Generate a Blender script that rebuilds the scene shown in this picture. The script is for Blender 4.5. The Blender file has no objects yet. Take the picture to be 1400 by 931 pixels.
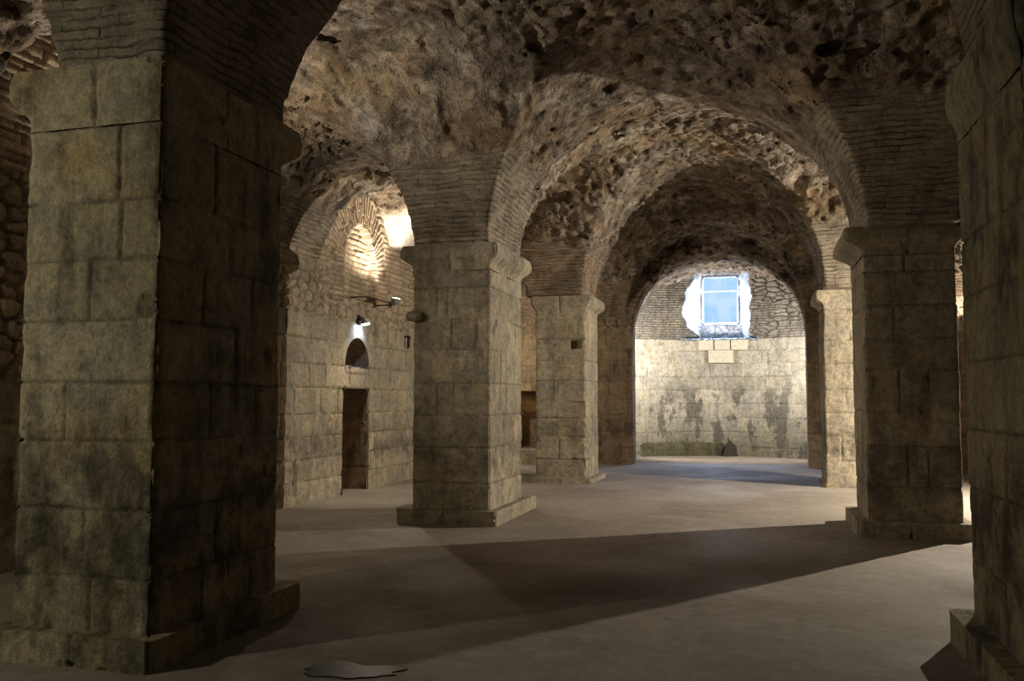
import bpy, math, random
import numpy as np
rng = np.random.default_rng(7)
random.seed(7)
SC = bpy.context.scene
COL = SC.collection
TAU = math.tau

# ------------------------------------------------------------------ numpy noise
def _h(ix, iy, iz, seed=0):
    x = (ix.astype(np.int64) * 374761393 + iy.astype(np.int64) * 668265263 + iz.astype(np.int64) * 2147483647 + seed * 1274126177) & 0xffffffff
    x = ((x ^ (x >> 13)) * 1274126177) & 0xffffffff
    x = ((x ^ (x >> 16)) * 2246822519) & 0xffffffff
    x = x ^ (x >> 15)
    return (x & 0xffffff).astype(np.float32) / np.float32(0xffffff)

def vnoise(x, y, z, seed=0):
    x, y, z = np.broadcast_arrays(np.asarray(x, np.float32), np.asarray(y, np.float32), np.asarray(z, np.float32))
    fx, fy, fz = np.floor(x), np.floor(y), np.floor(z)
    ix, iy, iz = fx.astype(np.int32), fy.astype(np.int32), fz.astype(np.int32)
    tx, ty, tz = x - fx, y - fy, z - fz
    tx = tx * tx * (3 - 2 * tx); ty = ty * ty * (3 - 2 * ty); tz = tz * tz * (3 - 2 * tz)
    r = 0
    for a in (0, 1):
        wx = tx if a else 1 - tx
        for b in (0, 1):
            wy = ty if b else 1 - ty
            for c in (0, 1):
                wz = tz if c else 1 - tz
                r = r + wx * wy * wz * _h(ix + a, iy + b, iz + c, seed)
    return r * 2 - 1

def fbm(x, y, z, s, o=4, seed=0):
    a, t, r = 1.0, 0.0, 0
    for i in range(o):
        r = r + a * vnoise(x * s, y * s, z * s, seed + i); t += a
        a *= .5; s *= 2.03
    return r / t

def worley(x, y, z, s, seed=0, jit=.9):
    """F1, F2 and the cell's random value"""
    x, y, z = x * s, y * s, z * s
    ix, iy, iz = np.floor(x).astype(np.int32), np.floor(y).astype(np.int32), np.floor(z).astype(np.int32)
    f1 = np.full(x.shape, 9., np.float32); f2 = f1.copy(); cid = np.zeros(x.shape, np.float32)
    for a in (-1, 0, 1):
        for b in (-1, 0, 1):
            for c in (-1, 0, 1):
                jx, jy, jz = ix + a, iy + b, iz + c
                dx = jx + .5 + jit * (_h(jx, jy, jz, seed + 11) - .5) - x
                dy = jy + .5 + jit * (_h(jx, jy, jz, seed + 12) - .5) - y
                dz = jz + .5 + jit * (_h(jx, jy, jz, seed + 13) - .5) - z
                d = np.sqrt(dx * dx + dy * dy + dz * dz)
                k = d < f1
                f2 = np.where(k, f1, np.minimum(f2, d))
                cid = np.where(k, _h(jx, jy, jz, seed + 14), cid)
                f1 = np.where(k, d, f1)
    return f1, f2, cid

def worley2(u, v, su, sv, seed=0, jit=.85):
    x, y = u * su, v * sv
    ix, iy = np.floor(x).astype(np.int32), np.floor(y).astype(np.int32)
    z0 = np.zeros_like(ix)
    f1 = np.full(x.shape, 9., np.float32); f2 = f1.copy(); cid = np.zeros(x.shape, np.float32)
    for a in (-1, 0, 1):
        for b in (-1, 0, 1):
            jx, jy = ix + a, iy + b
            dx = jx + .5 + jit * (_h(jx, jy, z0, seed + 11) - .5) - x
            dy = jy + .5 + jit * (_h(jx, jy, z0, seed + 12) - .5) - y
            d = np.sqrt(dx * dx + dy * dy)
            k = d < f1
            f2 = np.where(k, f1, np.minimum(f2, d))
            cid = np.where(k, _h(jx, jy, z0, seed + 14), cid)
            f1 = np.where(k, d, f1)
    return f1, f2, cid

def sstep(a, b, x):
    t = np.clip((x - a) / (b - a), 0, 1)
    return t * t * (3 - 2 * t)

# ------------------------------------------------------------------ mesh plumbing
class MB:
    def __init__(s): s.v = []; s.f = []; s.a = []; s.n = 0
    def add(s, v, f, a=None):
        v = np.asarray(v, np.float32).reshape(-1, 3)
        f = np.asarray(f, np.int64).reshape(len(f), -1)
        if a is None: a = np.tile(np.array([[.5, 0, 0, 1]], np.float32), (len(v), 1))
        s.v.append(v); s.a.append(np.asarray(a, np.float32)); s.f.append(f + s.n); s.n += len(v)
    def box(s, x0, x1, y0, y1, z0, z1):
        v = [(x, y, z) for x in (x0, x1) for y in (y0, y1) for z in (z0, z1)]
        s.add(v, [(0, 1, 3, 2), (4, 6, 7, 5), (0, 4, 5, 1), (2, 3, 7, 6), (0, 2, 6, 4), (1, 5, 7, 3)])
    def tube(s, pts, r, n=10, cap=True):
        pts = [np.array(p, float) for p in pts]; rings = []
        for i, p in enumerate(pts):
            d = pts[min(i + 1, len(pts) - 1)] - pts[max(i - 1, 0)]; d /= np.linalg.norm(d)
            up = np.array((0, 0, 1.)) if abs(d[2]) < .9 else np.array((1., 0, 0))
            a = np.cross(d, up); a /= np.linalg.norm(a); b = np.cross(a, d)
            rr = r[i] if isinstance(r, (list, tuple)) else r
            rings.append([p + rr * (math.cos(TAU * k / n) * a + math.sin(TAU * k / n) * b) for k in range(n)])
        v = [q for g in rings for q in g]; f = []
        for i in range(len(pts) - 1):
            for k in range(n):
                f.append((i * n + k, i * n + (k + 1) % n, (i + 1) * n + (k + 1) % n, (i + 1) * n + k))
        s.add(v, f)
        if cap:
            for i, p in ((0, pts[0]), (len(pts) - 1, pts[-1])):
                s.add([p] + rings[i], [(0, 1 + k, 1 + (k + 1) % n) for k in range(n)])
    def build(s, name, mat, parent=None, loc=(0, 0, 0), smooth=True, bevel=0):
        me = bpy.data.meshes.new(name)
        v = np.concatenate(s.v)
        off = np.array(loc, np.float32)
        me.vertices.add(len(v)); me.vertices.foreach_set('co', (v - off).ravel())
        ls, lt = [], []; idx = []
        for f in s.f:
            idx.append(f.ravel()); lt.append(np.full(len(f), f.shape[1]))
        idx = np.concatenate(idx).astype(np.int32); lt = np.concatenate(lt).astype(np.int32)
        ls = np.concatenate([[0], np.cumsum(lt)[:-1]]).astype(np.int32)
        me.loops.add(len(idx)); me.loops.foreach_set('vertex_index', idx)
        me.polygons.add(len(lt)); me.polygons.foreach_set('loop_start', ls); me.polygons.foreach_set('loop_total', lt)
        me.update(calc_edges=True); me.validate()
        me.polygons.foreach_set('use_smooth', np.full(len(me.polygons), smooth))
        at = me.color_attributes.new('mas', 'FLOAT_COLOR', 'POINT')
        a = np.concatenate(s.a)
        if len(a) == len(me.vertices): at.data.foreach_set('color', a.ravel())
        me.materials.append(mat)
        o = bpy.data.objects.new(name, me); COL.objects.link(o)
        if parent is not None:
            o.parent = parent
        else:
            o.location = loc
        if bevel:
            b = o.modifiers.new('bevel', 'BEVEL'); b.width = bevel; b.segments = 2; b.limit_method = 'ANGLE'
        return o

def empty(name, loc, label, cat, group=None):
    o = bpy.data.objects.new(name, None); COL.objects.link(o); o.location = loc
    o.empty_display_size = .2
    o['label'] = label; o['category'] = cat
    if group: o['group'] = group
    return o
def tag(o, label, cat, group=None):
    o['label'] = label; o['category'] = cat
    if group: o['group'] = group
    return o
def struct(o): o['kind'] = 'structure'; return o

# ------------------------------------------------------------------ materials
def nt(name):
    m = bpy.data.materials.new(name); m.use_nodes = True
    t = m.node_tree; t.nodes.clear()
    return m, t
class G:
    def __init__(s, t): s.t = t
    def n(s, k, **kw):
        o = s.t.nodes.new(k)
        for a, b in kw.items():
            if a.startswith('i_'):
                key = a[2:]; key = int(key) if key.isdigit() else key.replace('_', ' ')
                s.set(o.inputs[key], b)
            else: setattr(o, a, b)
        return o
    def set(s, sock, b):
        if isinstance(b, bpy.types.NodeSocket): s.t.links.new(b, sock)
        elif isinstance(b, bpy.types.Node): s.t.links.new(b.outputs[0], sock)
        else: sock.default_value = b
    def math(s, op, a, b=0., c=None, clamp=False):
        o = s.n('ShaderNodeMath', operation=op, use_clamp=clamp)
        s.set(o.inputs[0], a); s.set(o.inputs[1], b)
        if c is not None: s.set(o.inputs[2], c)
        return o.outputs[0]
    def noise(s, vec, scale, detail=5, rough=.6, dist=0.):
        o = s.n('ShaderNodeTexNoise'); s.set(o.inputs['Vector'], vec)
        o.inputs['Scale'].default_value = scale; o.inputs['Detail'].default_value = detail
        o.inputs['Roughness'].default_value = rough; o.inputs['Distortion'].default_value = dist
        return o.outputs['Fac']
    def ramp(s, fac, stops, interp='LINEAR'):
        o = s.n('ShaderNodeValToRGB'); s.set(o.inputs[0], fac); r = o.color_ramp; r.interpolation = interp
        while len(r.elements) < len(stops): r.elements.new(.5)
        for e, (p, c) in zip(r.elements, stops):
            e.position = p; e.color = (c, c, c, 1) if isinstance(c, (int, float)) else (*c, 1)
        return o.outputs[0]
    def mix(s, fac, a, b, mode='MIX'):
        o = s.n('ShaderNodeMix', data_type='RGBA', blend_type=mode)
        s.set(o.inputs[0], fac)
        for k, q in ((6, a), (7, b)):
            if isinstance(q, tuple): q = (*q, 1) if len(q) == 3 else q
            s.set(o.inputs[k], q)
        return o.outputs[2]
    def out(s, col, rough, bump=None, spec=.3):
        b = s.n('ShaderNodeBsdfPrincipled'); s.set(b.inputs['Base Color'], col); s.set(b.inputs['Roughness'], rough)
        b.inputs['Specular IOR Level'].default_value = spec
        if bump is not None: s.set(b.inputs['Normal'], bump)
        o = s.n('ShaderNodeOutputMaterial'); s.t.links.new(b.outputs[0], o.inputs[0])
        return b
    def bump(s, h, strength, dist, prev=None):
        b = s.n('ShaderNodeBump'); b.inputs['Strength'].default_value = strength; b.inputs['Distance'].default_value = dist
        s.set(b.inputs['Height'], h)
        if prev is not None: s.set(b.inputs['Normal'], prev)
        return b.outputs[0]

def scaled(g, v, sc):
    m = g.n('ShaderNodeMapping'); g.set(m.inputs[0], v); m.inputs['Scale'].default_value = sc
    return m.outputs[0]

def stone_mat(name, light=(.46, .40, .29), dark=(.17, .145, .11), warm=(.45, .34, .20), stain=.55, algae=0., tide=True, brickcol=(.36, .27, .18), seed=0., joint=.6):
    m, t = nt(name); g = G(t)
    geo = g.n('ShaderNodeNewGeometry')
    add = g.n('ShaderNodeVectorMath', operation='ADD'); g.set(add.inputs[0], geo.outputs['Position']); add.inputs[1].default_value = (seed, seed * .7, 0)
    P = add.outputs[0]
    at = g.n('ShaderNodeAttribute', attribute_name='mas')
    sep = g.n('ShaderNodeSeparateColor'); g.set(sep.inputs[0], at.outputs['Color'])
    tone, mort, brick = sep.outputs[0], sep.outputs[1], sep.outputs[2]
    big = g.noise(P, .9, 6, .62, .3)
    med = g.noise(P, 4.5, 7, .65, .2)
    fine = g.noise(P, 38, 5, .7)
    streak = g.noise(scaled(g, P, (5, 5, .9)), 1.0, 6, .62)
    col = g.mix(g.ramp(med, [(.3, 0.), (.75, 1.)]), light, tuple(c * .78 for c in light))
    col = g.mix(g.math('MULTIPLY', g.ramp(g.noise(P, 1.7, 4, .6), [(.5, 0.), (.7, 1.)]), .55), col, warm)
    grey = g.noise(P, 2.3, 8, .68, .5)
    col = g.mix(g.math('MULTIPLY', g.ramp(grey, [(.47, 0.), (.60, 1.)]), .6), col, tuple(.62 * (c * .4 + .6 * sum(light) / 3) for c in light))
    col = g.mix(g.math('MULTIPLY', g.ramp(g.noise(scaled(g, P, (3, 3, 1.2)), 1.3, 7, .7), [(.58, 0.), (.72, 1.)]), .5), col, tuple(min(1, c * 1.3) for c in light))
    # per block value
    tv = g.math('MULTIPLY_ADD', tone, .26, .87)
    cc = g.n('ShaderNodeCombineColor'); [g.set(cc.inputs[i], tv) for i in range(3)]
    col = g.mix(1., col, cc.outputs[0], 'MULTIPLY')
    # bricks
    bcol = g.mix(tone, tuple(c * .7 for c in brickcol), tuple(min(1, c * 1.25) for c in brickcol))
    col = g.mix(brick, col, bcol)
    # dark weathering blotches and runs
    s1 = g.ramp(g.math('ADD', g.math('MULTIPLY', big, .5), g.math('MULTIPLY', streak, .5)), [(.47, 0.), (.57, 1.)])
    s2 = g.ramp(med, [(.35, .25), (.62, 1.)])
    col = g.mix(g.math('MULTIPLY', g.math('MULTIPLY', s1, s2), stain), col, dark)
    if tide:   # damp band low on the masonry with a ragged edge
        sx = g.n('ShaderNodeSeparateXYZ'); g.set(sx.inputs[0], P)
        zz = g.math('ADD', sx.outputs[2], g.math('MULTIPLY', g.math('SUBTRACT', big, .5), 1.6))
        band = g.ramp(g.math('DIVIDE', zz, 3.0), [(.16, 0.), (.27, 1.), (.36, .8), (.42, 0.)])
        col = g.mix(g.math('MULTIPLY', g.math('MULTIPLY', band, g.ramp(med, [(.38, 0.), (.58, 1.)])), .7), col, tuple(c * .8 for c in dark))
    if algae:
        sx = g.n('ShaderNodeSeparateXYZ'); g.set(sx.inputs[0], P)
        zz = g.math('ADD', sx.outputs[2], g.math('MULTIPLY', g.math('SUBTRACT', med, .5), 1.2))
        band = g.ramp(g.math('DIVIDE', zz, 3.0), [(.1, 1.), (.3, .55), (.55, 0.)])
        col = g.mix(g.math('MULTIPLY', band, algae), col, (.10, .095, .045))
        dk = g.ramp(g.noise(scaled(g, P, (1.3, 1.3, .6)), 1.5, 6, .65), [(.52, 0.), (.57, 1.)])
        dz = g.ramp(g.math('DIVIDE', sx.outputs[2], 3.0), [(.0, 1.), (.6, .9), (.78, 0.)])
        col = g.mix(g.math('MULTIPLY', g.math('MULTIPLY', dk, dz), .8), col, (.09, .085, .07))
    col = g.mix(g.math('MULTIPLY', mort, joint), col, (.10, .085, .065))
    mott = g.noise(P, 13, 8, .72, .3)
    col = g.mix(1., col, g.ramp(mott, [(.33, .58), (.5, .95), (.68, 1.2)]), 'MULTIPLY')
    fv = g.ramp(fine, [(.3, .7), (.7, 1.15)])
    col = g.mix(1., col, fv, 'MULTIPLY')
    h = g.math('ADD', g.math('MULTIPLY', mott, .7), g.math('MULTIPLY', fine, .35))
    b = g.bump(h, .9, .03)
    pits = g.n('ShaderNodeTexVoronoi'); g.set(pits.inputs['Vector'], P); pits.inputs['Scale'].default_value = 30
    b = g.bump(g.ramp(pits.outputs['Distance'], [(.0, 0.), (.3, 1.)]), .35, .01, b)
    g.out(col, .9, b, .2)
    return m

def vault_mat():
    m, t = nt('vault_rubble'); g = G(t)
    geo = g.n('ShaderNodeNewGeometry'); P = geo.outputs['Position']
    at = g.n('ShaderNodeAttribute', attribute_name='mas')
    sep = g.n('ShaderNodeSeparateColor'); g.set(sep.inputs[0], at.outputs['Color'])
    tone, red, brick = sep.outputs
    big = g.noise(P, .8, 5, .6); med = g.noise(P, 5, 8, .68, .3); fine = g.noise(P, 30, 6, .7)
    col = g.ramp(med, [(.28, (.10, .08, .065)), (.43, (.27, .22, .17)), (.56, (.40, .34, .27)), (.72, (.58, .53, .44))])
    soot = g.noise(P, 1.3, 6, .65, .5)
    col = g.mix(g.math('MULTIPLY', g.ramp(soot, [(.43, 0.), (.58, 1.)]), .7), col, (.12, .095, .08))
    lime = g.noise(scaled(g, P, (1, 1, 1.4)), 1.9, 7, .68, .4)
    col = g.mix(g.math('MULTIPLY', g.ramp(lime, [(.54, 0.), (.68, 1.)]), .65), col, (.60, .56, .49))
    col = g.mix(g.math('MULTIPLY', g.ramp(big, [(.45, 0.), (.62, 1.)]), .5), col, (.33, .22, .11))
    tv = g.math('MULTIPLY_ADD', tone, .6, .65)
    cc = g.n('ShaderNodeCombineColor'); [g.set(cc.inputs[i], tv) for i in range(3)]
    col = g.mix(1., col, cc.outputs[0], 'MULTIPLY')
    # thin horizontal bricks on the springers
    sx = g.n('ShaderNodeSeparateXYZ'); g.set(sx.inputs[0], P)
    zz = g.math('ADD', sx.outputs[2], g.math('MULTIPLY', g.math('SUBTRACT', g.noise(P, 1.6, 5, .6), .5), .16))
    u = g.math('ADD', sx.outputs[0], sx.outputs[1])
    cv = g.n('ShaderNodeCombineXYZ'); g.set(cv.inputs[0], u); g.set(cv.inputs[1], zz)
    br = g.n('ShaderNodeTexBrick'); g.set(br.inputs['Vector'], cv)
    br.inputs['Scale'].default_value = 1; br.inputs['Brick Width'].default_value = .62; br.inputs['Row Height'].default_value = .066
    br.inputs['Mortar Size'].default_value = .012; br.inputs['Mortar Smooth'].default_value = 1.0
    br.inputs['Color1'].default_value = (.36, .30, .22, 1); br.inputs['Color2'].default_value = (.27, .22, .16, 1); br.inputs['Mortar'].default_value = (.20, .17, .13, 1)
    bc = g.mix(g.math('MULTIPLY', red, .8), br.outputs['Color'], (.30, .155, .085))
    bc = g.mix(g.ramp(med, [(.36, 0.), (.58, .85)]), bc, (.38, .34, .26))
    bc = g.mix(g.math('MULTIPLY', g.ramp(soot, [(.47, 0.), (.62, 1.)]), .6), bc, (.13, .10, .08))
    bc = g.mix(1., bc, g.ramp(g.noise(scaled(g, P, (1, 1, 9)), 3.0, 5, .65), [(.3, .65), (.7, 1.15)]), 'MULTIPLY')
    wear = g.ramp(g.noise(P, 2.6, 6, .65, .4), [(.40, 0.), (.60, 1.)])
    thin = g.noise(scaled(g, cv.outputs[0], (3.5, 15, 1)), 1.0, 6, .62, .2)
    bc = g.mix(1., bc, g.ramp(thin, [(.35, .68), (.5, 1.), (.65, 1.15)]), 'MULTIPLY')
    bc = g.mix(g.math('MULTIPLY', br.outputs['Fac'], g.math('MULTIPLY', wear, .7)), bc, (.11, .09, .075))
    hol = g.ramp(g.noise(P, 9, 6, .6, .6), [(.30, .25), (.42, 1.)])
    col = g.mix(1., col, hol, 'MULTIPLY')
    col = g.mix(g.math('MULTIPLY', at.outputs['Alpha'], 1.), g.mix(brick, col, bc), g.mix(med, (.72, .68, .6), (.60, .55, .47)))
    col = g.mix(1., col, g.ramp(fine, [(.3, .7), (.7, 1.12)]), 'MULTIPLY')
    rock = g.math('ADD', g.math('MULTIPLY', med, .7), g.math('MULTIPLY', fine, .35))
    vo = g.n('ShaderNodeTexVoronoi', feature='SMOOTH_F1'); g.set(vo.inputs['Vector'], P); vo.inputs['Scale'].default_value = 7
    nb = g.math('SUBTRACT', 1., brick)
    b = g.bump(rock, .9, .045)
    b = g.bump(g.math('MULTIPLY', vo.outputs['Distance'], nb), .7, .05, b)
    b = g.bump(g.math('MULTIPLY', g.math('SUBTRACT', 1., g.math('MULTIPLY', br.outputs['Fac'], wear)), brick), .9, .018, b)
    b = g.bump(g.math('MULTIPLY', thin, brick), .8, .03, b)
    v2 = g.n('ShaderNodeTexVoronoi'); g.set(v2.inputs['Vector'], g.n('ShaderNodeVectorMath', operation='ADD', i_0=P, i_1=g.n('ShaderNodeTexNoise', i_Vector=P, i_Scale=6.0).outputs['Color']).outputs[0]); v2.inputs['Scale'].default_value = 11
    b = g.bump(g.math('MULTIPLY', g.ramp(v2.outputs['Distance'], [(.1, 0.), (.6, 1.)]), nb), .4, .03, b)
    b = g.bump(g.math('MULTIPLY', g.noise(P, 2.6, 6, .6, .8), nb), .8, .16, b)
    g.out(col, .95, b, .15)
    return m

def floor_mat():
    m, t = nt('trodden_earth_floor'); g = G(t)
    P = g.n('ShaderNodeNewGeometry').outputs['Position']
    big = g.noise(P, .5, 6, .6, .4); med = g.noise(P, 3, 6, .6); fine = g.noise(P, 45, 6, .7)
    col = g.mix(g.ramp(big, [(.38, 0.), (.62, 1.)]), (.345, .30, .25), (.235, .20, .165))
    col = g.mix(g.math('MULTIPLY', g.ramp(med, [(.52, 0.), (.7, 1.)]), .4), col, (.42, .37, .32))
    col = g.mix(1., col, g.ramp(g.noise(P, 9, 8, .7, .4), [(.35, .82), (.6, 1.06)]), 'MULTIPLY')
    col = g.mix(1., col, g.ramp(fine, [(.3, .85), (.7, 1.08)]), 'MULTIPLY')
    sp = g.n('ShaderNodeTexVoronoi'); g.set(sp.inputs['Vector'], P); sp.inputs['Scale'].default_value = 2.3
    col = g.mix(g.ramp(sp.outputs['Distance'], [(.0, .7), (.035, 0.)]), col, (.07, .06, .05))
    b = g.bump(med, .35, .02); b = g.bump(fine, .35, .004, b)
    rough = g.ramp(big, [(.35, .62), (.6, .85)])
    g.out(col, rough, b, .3)
    return m

def plain(name, col, rough=.6, metal=0., bumpscale=0):
    m, t = nt(name); g = G(t)
    P = g.n('ShaderNodeNewGeometry').outputs['Position']
    c = g.mix(g.ramp(g.noise(P, 14, 5), [(.3, 0.), (.7, 1.)]), tuple(q * .8 for q in col), tuple(min(1, q * 1.15) for q in col))
    b = g.bump(g.noise(P, bumpscale, 5), .4, .01) if bumpscale else None
    p = g.out(c, rough, b); p.inputs['Metallic'].default_value = metal
    return m
def emit(name, col, s, grad=False):
    m, t = nt(name); g = G(t)
    e = g.n('ShaderNodeEmission'); e.inputs[1].default_value = s
    if grad:
        P = g.n('ShaderNodeNewGeometry').outputs['Position']
        g.set(e.inputs[0], g.mix(g.ramp(g.noise(P, 2.4, 3), [(.35, 0.), (.6, 1.)]), (.42, .68, .86), (.78, .90, .97)))
    else: e.inputs[0].default_value = (*col, 1)
    o = g.n('ShaderNodeOutputMaterial'); t.links.new(e.outputs[0], o.inputs[0])
    return m

M_PIER = stone_mat('limestone_pier', stain=.75)
M_PIERA = stone_mat('limestone_pier_stained', light=(.50, .44, .28), dark=(.10, .085, .06), warm=(.52, .34, .12), stain=.9, seed=3.1)
M_WALL = stone_mat('limestone_wall', light=(.47, .40, .28), stain=.6, seed=9.2, brickcol=(.48, .37, .26))
M_APSE = stone_mat('limestone_apse', light=(.52, .48, .39), warm=(.50, .43, .27), dark=(.2, .18, .13), stain=.5, algae=.55, seed=14.4, tide=False)
M_LUN = stone_mat('rubble_lunette', light=(.34, .31, .26), dark=(.08, .07, .055), stain=.7, joint=.95, seed=5.5, tide=False, brickcol=(.3, .25, .2))
M_WARM = stone_mat('limestone_warm', light=(.42, .32, .20), warm=(.42, .25, .12), dark=(.15, .1, .07), stain=.7, seed=19.)
M_VAULT = vault_mat()
M_FLOOR = floor_mat()
M_IRON = plain('rusty_iron', (.06, .045, .035), .7, .6, 60)
M_LAMP = plain('grey_lamp_housing', (.35, .36, .38), .45, .6)
M_FRAME = plain('pale_window_frame', (.55, .58, .62), .5, 0)
M_NEW = plain('fresh_cut_limestone', (.55, .50, .40), .9, 0, 25)
M_PLASTER = plain('pale_plaster', (.62, .62, .62), .9, 0, 10)
M_MOSS = stone_mat('mossy_stone', light=(.14, .13, .07), warm=(.08, .08, .035), dark=(.035, .035, .02), stain=.9, tide=False, seed=2.)

# ------------------------------------------------------------------ masonry description
def make_joints(rows, w, lo=.45, hi=1.0, r=random):
    js = []
    for _ in range(len(rows) - 1):
        j = []; x = r.uniform(.1, hi * .7)
        while x < w - .18:
            if x > .15: j.append(x)
            x += r.uniform(lo, hi)
        js.append(j)
    return js

def ashlar(u, v, rows, joints, seed=0, wob=.014, gw=.007, depth=.016, chip=.016, off=.004):
    """dressed blocks: displacement, tone, mortar"""
    uu = u + wob * fbm(u, v, np.float32(seed), 2.2, 3, seed + 3)
    vv = v + wob * fbm(u, v, np.float32(seed + 5.), 1.6, 3, seed + 4)
    rows = np.asarray(rows, np.float32)
    ri = np.clip(np.searchsorted(rows, vv) - 1, 0, len(rows) - 2)
    dv = np.minimum(np.abs(vv - rows[ri]), np.abs(rows[ri + 1] - vv))
    dv = np.where((ri == 0) & (vv < rows[0] + .5 * (rows[1] - rows[0])), 1, dv)
    du = np.full(u.shape, 9., np.float32); bi = np.zeros(u.shape, np.int32)
    for r in range(len(rows) - 1):
        k = ri == r
        if not k.any() or not len(joints[r]): continue
        j = np.asarray(joints[r], np.float32)
        q = uu[k]
        i = np.searchsorted(j, q)
        bi[k] = i
        du[k] = np.min(np.abs(q[..., None] - j), axis=-1)
    d = np.minimum(du, dv)
    tone = _h(ri, bi, ri * 0, seed + 77)
    n1 = fbm(u, v, np.float32(seed * 1.3), 9, 4, seed + 20)
    n2 = fbm(u, v, np.float32(seed * 1.7), 2.5, 3, seed + 30)
    gwv = gw * (1.0 + 1.4 * fbm(u, v, np.float32(3.), 3, 2, seed + 50))
    groove = 1 - sstep(gwv * .5, gwv * 1.6, d)
    edge = (1 - sstep(0, .07, d)) * sstep(-.05, .5, n1 + .6 * n2)
    disp = off * (tone - .5) * 2 + .006 * n1 + .006 * n2 - depth * groove - chip * edge
    pit = sstep(.45, .75, fbm(u, v, np.float32(9.), 6, 3, seed + 40))
    disp = disp - .018 * pit
    return disp, tone, groove * .9

def rubble(u, v, su=4.5, sv=7.5, seed=0, amp=.05):
    uu = u + .05 * fbm(u, v, np.float32(1.), 5, 3, seed); vv = v + .03 * fbm(u, v, np.float32(2.), 5, 3, seed + 1)
    f1, f2, c = worley2(uu, vv, su, sv, seed)
    e = f2 - f1
    st = sstep(.02, .28, e)
    return amp * (st - .6) + amp * .5 * (c - .5) * st + .012 * fbm(u, v, np.float32(3.), 14, 3, seed), c, 1 - sstep(.03, .14, e)

def courses(u, v, pitch=.085, bl=.3, seed=0, amp=.022):
    """thin layered bricks / slabs"""
    vv = v + .03 * fbm(u, v, np.float32(1.), 1.3, 3, seed)
    r = np.floor(vv / pitch); fr = vv / pitch - r
    uo = u / bl + _h(r.astype(np.int32), r.astype(np.int32) * 0, r.astype(np.int32) * 0, seed) * 7 + .15 * fbm(u, v, np.float32(4.), 5, 2, seed)
    c = np.floor(uo); fu = uo - c
    tone = _h(r.astype(np.int32), c.astype(np.int32), r.astype(np.int32) * 0, seed + 5)
    d = np.minimum(np.minimum(fr, 1 - fr) * pitch, np.minimum(fu, 1 - fu) * bl)
    st = sstep(.003, .017, d)
    return amp * (st - .5) + .6 * amp * (tone - .5) * st + .01 * fbm(u, v, np.float32(3.), 9, 3, seed), tone, 1 - st

def patch(mb, O, U, V, N, w, h, res, fn, hole=None, shape=None, u0=0., v0=0.):
    """height-field wall.  fn(u,v)->(disp,tone,mortar,brick); u,v in metres from u0,v0"""
    nu = max(2, int(round(w / res)) + 1); nv = max(2, int(round(h / res)) + 1)
    u = np.linspace(0, w, nu, dtype=np.float32) + u0; v = np.linspace(0, h, nv, dtype=np.float32) + v0
    UU, VV = np.meshgrid(u, v, indexing='ij')
    d, t, m, b = fn(UU, VV)
    b = np.broadcast_to(np.float32(b), UU.shape)
    s = shape(UU, VV) if shape else 0
    P = np.array(O)[None, None] + (UU - u0)[..., None] * np.array(U) + (VV - v0)[..., None] * np.array(V) + (d + s)[..., None] * np.array(N)
    idx = np.arange(nu * nv).reshape(nu, nv)
    q = np.stack([idx[:-1, :-1], idx[1:, :-1], idx[1:, 1:], idx[:-1, 1:]], -1)
    if hole is not None:
        uc = .5 * (UU[:-1, :-1] + UU[1:, 1:]); vc = .5 * (VV[:-1, :-1] + VV[1:, 1:])
        q = q[~hole(uc, vc)]
    q = q.reshape(-1, 4)
    mb.add(P.reshape(-1, 3), q, np.stack([t, m, b, np.ones_like(t)], -1).reshape(-1, 4))

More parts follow.
